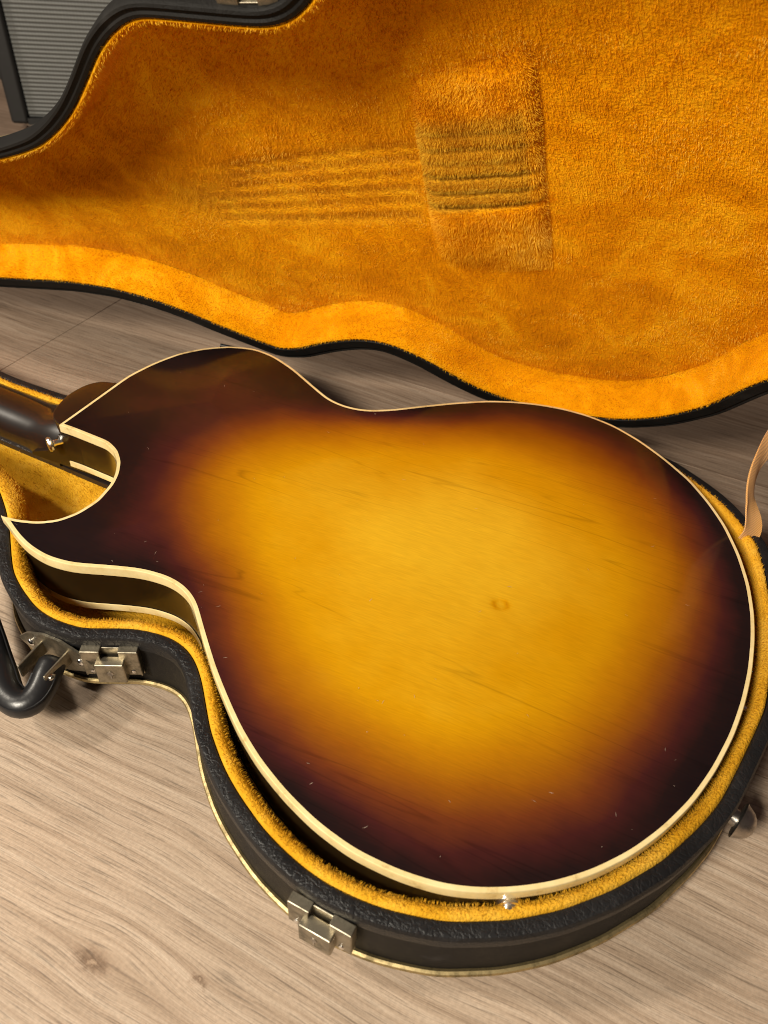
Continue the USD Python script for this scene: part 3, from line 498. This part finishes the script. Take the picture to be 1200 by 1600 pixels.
# padded block glued in the lid, creased by the strings
ns, nt = 70, 130
ss, tt = np.meshgrid(np.linspace(-1, 1, ns), np.linspace(-1, 1, nt)); ss, tt = ss.ravel(), tt.ravel()
GRO = [-0.40, -0.28, -0.17, -0.05, 0.09, 0.22]; GW = [0.35, 0.5, 0.3, 1.0, 0.8, 1.5]
def pad_shape(s, t):
    g = sum(w * np.exp(-((t - a - 0.02 * s) / 0.020) ** 2) for a, w in zip(GRO, GW))
    seam = 0.6 * np.exp(-((s - 0.70) / 0.05) ** 2) * (t > -0.6)
    side = (1 - np.abs(s) ** 8) * np.where(t > 0, 1 - 0.72 * sstep((t - 0.52) / 0.48) - 0.28 * np.abs(t) ** 30, sstep((t + 1) / 0.30))
    band = 0.16 * np.exp(-((t - 0.36) / 0.10) ** 2)
    stain = np.clip(sstep((t + 0.56) / 0.10) * sstep((0.27 - t) / 0.04) * (0.36 + 0.30 * np.clip(g, 0, 1)) * (1 - 0.7 * sstep((s - 0.74) / 0.12)), 0, 1)
    side = side * (1 + band)
    return side * (0.0072 - 0.0030 * g - 0.0016 * seam + 0.0008 * (fbm(np.column_stack([s * 3, t * 6, 0 * s]), 3, 4) - 0.5)), stain
ph, ps = pad_shape(ss, tt); PP = bilin(ss, tt)
k = np.arange((nt - 1) * (ns - 1)); i0 = (k // (ns - 1)) * ns + k % (ns - 1)
PF = np.vstack([np.stack([i0, i0 + 1, i0 + ns + 1], 1), np.stack([i0, i0 + ns + 1, i0 + ns], 1)])
pad_base = DEP + 0.0105
pad = trimesh.Trimesh(to_lid(np.column_stack([PP, pad_base - ph])), PF, process=False)
if (pad.face_normals @ LN).mean() < 0: pad = trimesh.Trimesh(pad.vertices, PF[:, ::-1], process=False)
pm = obj('lid_pad', pad, PLUSH, case, smooth=True, label='golden plush pad inside the lid with dark string creases')
primvar(pm, 'stain', ps)

# pile: short fibres standing out of the plush
def pile(name, mesh, count, length, width, lean, parent, seed, stain_of=None, comb=None, keep=None, mat=None):
    g = np.random.default_rng(seed)
    pts, fi = trimesh.sample.sample_surface(mesh, count, seed=seed); nrm = mesh.face_normals[fi]
    if keep is not None:
        ok = keep(pts, nrm); pts, nrm, fi = pts[ok], nrm[ok], fi[ok]
    n = len(pts)
    fl = np.stack([fbm(pts * 38, 3, seed + 11 * k) - 0.5 for k in range(3)], 1) * 4.5 + np.stack([fbm(pts * 240, 2, seed + 51 + 11 * k) - 0.5 for k in range(3)], 1) * 1.6
    d = fl + g.normal(0, 0.35, (n, 3)) + (0 if comb is None else comb)
    d -= (d * nrm).sum(1, keepdims=True) * nrm
    L = length * g.uniform(0.55, 1.15, n)[:, None]
    tip = nrm + lean * d; tip /= np.linalg.norm(tip, axis=1, keepdims=True)
    mid = pts + (0.72 * nrm + 0.28 * tip) * L * 0.5; end = mid + (0.35 * nrm + 0.65 * tip) * L * 0.5
    Q = np.stack([pts - nrm * 0.0004, mid, end], 1).reshape(-1, 3)
    c = UsdGeom.BasisCurves.Define(stage, numbered(f'{parent.GetPath()}/{name}'))
    c.CreateTypeAttr('linear'); c.CreateCurveVertexCountsAttr(Vt.IntArray.FromNumpy(np.full(n, 3, np.int32)))
    c.CreatePointsAttr(Vt.Vec3fArray.FromNumpy(Q.astype(np.float32)))
    w = np.repeat(g.uniform(0.75, 1.25, n) * width, 3).reshape(-1, 3) * np.array([1.0, 0.8, 0.3])
    c.CreateWidthsAttr(Vt.FloatArray.FromNumpy(w.ravel().astype(np.float32))); c.SetWidthsInterpolation('vertex')
    UsdShade.MaterialBindingAPI.Apply(c.GetPrim()).Bind(mat or PILE)
    st = np.zeros(n) if stain_of is None else stain_of(fi)
    UsdGeom.PrimvarsAPI(c).CreatePrimvar('stain', Sdf.ValueTypeNames.FloatArray, 'uniform').Set(Vt.FloatArray.FromNumpy(st.astype(np.float32)))
    return tag(c.GetPrim(), kind='stuff')
PALE_SHEEN = M('pale_sheen_fibre', {'p': ('principled_bsdf', {'base_color': (0.92, 0.56, 0.05), 'roughness': 0.4, 'specular_ior_level': 0.12, 'specular_tint': (1.0, 0.85, 0.5)})})  # sheen of the crushed pile put into a paler fibre colour
def crushed_sheen(p, n):
    q = fbm(p * np.array([16, 46, 30]), 4, 77); r = fbm(p * 150, 2, 78)
    return (q + 0.25 * (r - 0.5) > 0.56 - 0.07 * sstep((p[:, 0] - 0.28) / 0.2)) & (p[:, 0] > 0.02)
pile('pile', lining_ring, 84000, 0.0019, 0.00024, 0.95, lin, 3, mat=PILE_BASE, keep=lambda p, n: (p[:, 0] > -0.16) & (p[:, 2] > 0.02) & (shapely.distance(shapely.points(p[:, :2]), BASE_LINE) > RW + 0.0016))
pile('pile', lining_floor, 9000, 0.0026, 0.0004, 0.8, lin, 4, mat=PILE_BASE, keep=lambda p, n: (p[:, 0] > -0.16) & (p[:, 0] < 0.10) & (p[:, 1] < 0.02))
pile('crushed_sheen_pile', lid_floor, 42000, 0.0022, 0.00020, 1.3, ll, 15, keep=crushed_sheen, mat=PALE_SHEEN)
fs = lambda F, s: (lambda fi: s[F[fi]].mean(1))
pile('pile', lid_floor, 84000, 0.0021, 0.00026, 0.95, ll, 5, stain_of=fs(lid_floor.faces, stain6 * 0.8), keep=lambda p, n: (p[:, 0] > -0.25))
pile('pile', wall, 52000, 0.0020, 0.00026, 0.95, ll, 6, mat=PILE_LIT, keep=lambda p, n: (p[:, 0] > -0.25))
pile('pile', pad, 26000, 0.0023, 0.00026, 0.9, pm, 8, mat=PILE_LIT, stain_of=fs(pad.faces, ps))

# fittings on the case walls: frames (tangent, outward, up) on the base outline
def on_wall(P, N, uv):
    i = int(np.argmin(np.hypot(*(P - np.array(uv)).T))); o = N[i]; return P[i], np.array([-o[1], o[0], 0.0]), np.array([o[0], o[1], 0.0])
def latch(at, t, o, up, label, catch=True):
    """A drawbolt: back plate with two lips, a box lever and rivets. x along the wall, y out of it, z up."""
    L = lambda m: place(m, at, t * 0.78, o * 0.74, up * 0.84)
    base = obj('latch', L(cat([box((0.0440, 0.0016, 0.030), (0, 0.0010, -0.001), 0.0006), box((0.0150, 0.0075, 0.0018), (-0.0142, 0.0035, 0.0142), 0.0007), box((0.0150, 0.0075, 0.0018), (0.0142, 0.0035, 0.0142), 0.0007),
        box((0.0145, 0.0016, 0.026), (0.0145, 0.0066, 0.002), 0.0006), box((0.0145, 0.0016, 0.026), (-0.0145, 0.0066, 0.002), 0.0006), box((0.0016, 0.0070, 0.027), (0.0212, 0.0035, 0.001), 0.0006), box((0.0016, 0.0070, 0.027), (-0.0212, 0.0035, 0.001), 0.0006)])), NICKEL, case, smooth=30, label=label)
    obj('lever', L(cat([box((0.0225, 0.0100, 0.0205), (0, 0.0085, -0.0035), 0.0013, 2)])), NICKEL, base, smooth=30)
    wire = np.array([(-0.009, 0.0060, 0.0125), (-0.006, 0.0085, 0.0122), (0, 0.0097, 0.0118), (0.006, 0.0085, 0.0122), (0.009, 0.0060, 0.0125)])
    obj('hook_wire', L(tube(smooth_open(wire, 0.001, 0.001), 0.0006, 6)), NICKEL, base)
    for x, z in ((0.0155, -0.007), (-0.0155, -0.007)):
        obj('rivet', L(place(lathe([(0.0022, 0), (0.0020, 0.0006), (0.0013, 0.0011), (0, 0.0013)], 14), (x, 0.0073, z), np.array([1.0, 0, 0]), np.array([0, 0, -1.0]), np.array([0, 1.0, 0]))), CHROME, base)
    obj('keyhole', L(cat([place(lathe([(0.0024, 0), (0.0024, 0.0004), (0.0018, 0.0007), (0, 0.0004)], 14), (0, 0.0134, -0.0025), np.array([1.0, 0, 0]), np.array([0, 0, -1.0]), np.array([0, 1.0, 0])), box((0.0011, 0.0006, 0.0036), (0, 0.0138, -0.0062))])), DARK_CHROME, base)
Zup = np.array([0, 0, 1.0])
for uv, lab in (((0.1600, -0.1463), 'worn nickel latch beside the handle'), ((0.3404, -0.2240), 'worn nickel latch on the lower bout, turned to the viewer')):
    p, t, o = on_wall(BASE, NB, uv); latch(np.array([*p, 0.0345]), t, o, Zup, lab)
p, t2, o2 = on_wall(LID, NL, (0.1945, -0.152))
q0 = lid_map(*p, 0.016); ex = lid_map(*(p + t2[:2]), 0.016) - q0; ey = lid_map(*(p + o2[:2]), 0.016) - q0
latch(q0, ex, ey, LN, 'worn nickel latch on the edge of the raised lid')
# handle
p, t, o = on_wall(BASE, NB, (0.1250, -0.1555)); L = lambda mesh: place(mesh, np.array([*p, 0.0345]), t, o, Zup)
dia = shapely.Polygon([(-0.026, 0), (-0.019, 0.0065), (-0.006, 0.0125), (0.006, 0.0125), (0.019, 0.0065), (0.026, 0), (0.019, -0.0065), (0.006, -0.0115), (-0.006, -0.0115), (-0.019, -0.0065)]).buffer(0.002)
plate = trimesh.creation.extrude_polygon(dia, 0.0016); plate.apply_transform(trimesh.transformations.rotation_matrix(-math.pi / 2, [1, 0, 0])); plate.apply_scale([1, 1, 1]); plate.apply_translation((0, 0.0004, 0))
bracket = obj('handle_bracket', L(cat([plate, box((0.0016, 0.022, 0.011), (-0.0095, 0.011, 0), 0.0006), box((0.0016, 0.022, 0.011), (0.0095, 0.011, 0), 0.0006)])), NICKEL, case, smooth=30)
for x in (-0.0185, 0.0185): obj('rivet', L(place(lathe([(0.0028, 0), (0.0025, 0.0008), (0.0015, 0.0013), (0, 0.0015)], 14), (x, 0.0020, 0), np.array([1.0, 0, 0]), np.array([0, 0, -1.0]), np.array([0, 1.0, 0]))), CHROME, bracket)
obj('rivet', L(place(lathe([(0.0030, 0), (0.0027, 0.0010), (0.0015, 0.0018), (0, 0.0020)], 14), (0.0103, 0.018, 0), np.array([0, 1.0, 0]), np.array([0, 0, 1.0]), np.array([1.0, 0, 0]))), CHROME, bracket, label='dome rivet through the handle')
hp_ = np.array([(0.1185, -0.1610, 0.0330), (0.1205, -0.1690, 0.0320), (0.1235, -0.1780, 0.0290), (0.1240, -0.1870, 0.0265), (0.1185, -0.1915, 0.0255), (0.1080, -0.1890, 0.0255), (0.0950, -0.1805, 0.026), (0.078, -0.1680, 0.027), (0.058, -0.151, 0.028), (0.038, -0.134, 0.029), (0.020, -0.119, 0.030), (0.0120, -0.1100, 0.032), (0.0180, -0.1010, 0.034), (0.028, -0.0960, 0.0345)])
hp_[:5, 0] += 0.0075; hp_[5:8, 0] += 0.005; hs = smooth_open(hp_, 0.0025, 0.004)
s = np.linspace(0, 1, len(hs)); rad = 0.0083 + 0.0010 * np.exp(-((s - 0.30) / 0.07) ** 2) + 0.0012 * np.exp(-((s - 0.45) / 0.3) ** 2)
rad[0] *= 0.8
hd_ = obj('handle', tube(hs, rad, 18, True, 0.92), BLACK_PLASTIC, case, smooth=60, label='black moulded carrying handle')
tn = np.gradient(hs, axis=0); tn /= np.linalg.norm(tn, axis=1, keepdims=True); sd = np.cross(tn, [0, 0, 1.0]); sd /= np.linalg.norm(sd, axis=1, keepdims=True)
for sgn in (1, -1): obj('moulding_seam', tube((hs + sgn * sd * (rad * 0.86)[:, None] + np.array([0, 0, 1.0]) * (rad * 0.46)[:, None])[5:-5], 0.0007, 6), BLACK_PLASTIC, hd_)
# feet studs: domed metal buffer at the tail end
p, t, o = on_wall(BASE, NB, (0.5195, -0.0885))
buf = lathe([(0, 0), (0.0050, 0), (0.0050, 0.0045), (0.0098, 0.0048), (0.0106, 0.0056), (0.0098, 0.0068), (0.0090, 0.0084), (0.0078, 0.0106), (0.0058, 0.0126), (0.0030, 0.0138), (0, 0.0142)], 28)
obj('end_buffer', place(buf, np.array([*p, 0.0300]), t, Zup, o), DARK_CHROME, case, smooth=30, label='tarnished domed metal buffer on the tail end')
# hinge knuckles between lid and base
for uv in ((0.0357, 0.1665), (0.375, 0.226)):
    p, t, o = on_wall(BASE, NB, uv); qh = np.array([0.2 + (uv[0] - 0.2), VH + (uv[0] - 0.2) * math.tan(DL), ZH + 0.002])
    hd3 = np.array([math.cos(DL), math.sin(DL), 0])
    hg = obj('hinge', tube([qh - hd3 * 0.010, qh, qh + hd3 * 0.010], 0.0020, 12), BLACK_PLASTIC, case, label='dull metal hinge')
# lid stay: woven tape from the base rim to the lid
end = lid_map(0.532, 0.020, 0.012)
sp = np.array([(0.5100, 0.1205, 0.0500), (0.5128, 0.1228, 0.0560), (0.5090, 0.1250, 0.0650), (0.5023, 0.1286, 0.0760), (0.4985, 0.1330, 0.0900), (0.4966, 0.1366, 0.1050), (0.4985, 0.1385, 0.1250), (0.5040, 0.1390, 0.1500), 0.6 * np.array([0.504, 0.139, 0.15]) + 0.4 * end, end])
sp = smooth_open(sp, 0.003, 0.006); n = len(sp); tw = np.linspace(0, 1, n)
T_ = np.gradient(sp, axis=0); T_ /= np.linalg.norm(T_, axis=1, keepdims=True)
side = np.array([0.95, 0.30, 0.0]) ; V = []
for i in range(n):
    a = side - (side @ T_[i]) * T_[i]; a /= np.linalg.norm(a); b = np.cross(T_[i], a)
    th = 0.9 * math.sin(tw[i] * 7.0 + 0.3) * min(1, tw[i] * 6); w = 0.0066; a2, b2 = a * math.cos(th) + b * math.sin(th), b * math.cos(th) - a * math.sin(th)
    for x, y in ((-1, -1), (-0.5, -1), (0, -1), (0.5, -1), (1, -1), (1, 1), (0.5, 1), (0, 1), (-0.5, 1), (-1, 1)):
        V.append(sp[i] + a2 * w * x + b2 * (0.0006 * y + 0.0008 * math.sin(3 * x + tw[i] * 20)))
F = []
for i in range(n - 1):
    for k in range(10):
        a, b, c, d = i * 10 + k, i * 10 + (k + 1) % 10, (i + 1) * 10 + (k + 1) % 10, (i + 1) * 10 + k; F += [[a, b, c], [a, c, d]]
sm = trimesh.Trimesh(V, F, process=False); trimesh.repair.fix_normals(sm)
obj('lid_strap', sm, STRAP, case, smooth=40, label='woven tan tape holding the lid')

# ------------------------------------------------------------------ amplifier behind
AX, AY, AYAW = -0.700, 1.395, math.radians(6)
amp = thing('guitar_amplifier', (AX, AY, 0), AYAW, label='black guitar amplifier with ribbed silver grille cloth behind the case lid', cat='amplifier')
W, Hh, Dd, FT, FB, Z0 = 0.66, 0.50, 0.25, 0.030, 0.010, 0.012
cab = obj('cabinet', cat([box((FT, Dd, Hh), (FT / 2, Dd / 2, Z0 + Hh / 2), 0.006), box((FT, Dd, Hh), (W - FT / 2, Dd / 2, Z0 + Hh / 2), 0.006), box((W - 2 * FT, Dd, FB), (W / 2, Dd / 2, Z0 + FB / 2)), box((W - 2 * FT, Dd, FT), (W / 2, Dd / 2, Z0 + Hh - FT / 2)), box((W - 2 * FT, 0.012, Hh - 2 * FT), (W / 2, Dd - 0.02, Z0 + Hh / 2))]), TOLEX, amp, smooth=30)
obj('grille_cloth', box((W - 2 * FT - 0.0006, 0.012, Hh - FT - FB - 0.001), (W / 2, 0.014, Z0 + (Hh + FB - FT) / 2), 0.003), GRILLE, amp, smooth=30)
leg = obj('tilt_leg', cat([box((0.006, 0.026, 0.34), (-0.0035, 0.035, 0.20), 0.003), box((0.010, 0.030, 0.05), (-0.004, 0.035, 0.10), 0.004), box((0.010, 0.030, 0.05), (-0.004, 0.035, 0.18), 0.004)]), TOLEX, amp, smooth=30)
for x in (0.03, W - 0.03):
    for y in (0.03, Dd - 0.03):
        obj('glide', lathe([(0, 0), (0.010, 0), (0.0135, 0.004), (0.0135, 0.008), (0.010, 0.0110), (0.010, 0.0125), (0, 0.0125)], 18).apply_translation((x, y, 0)), CHROME, amp, smooth=30)
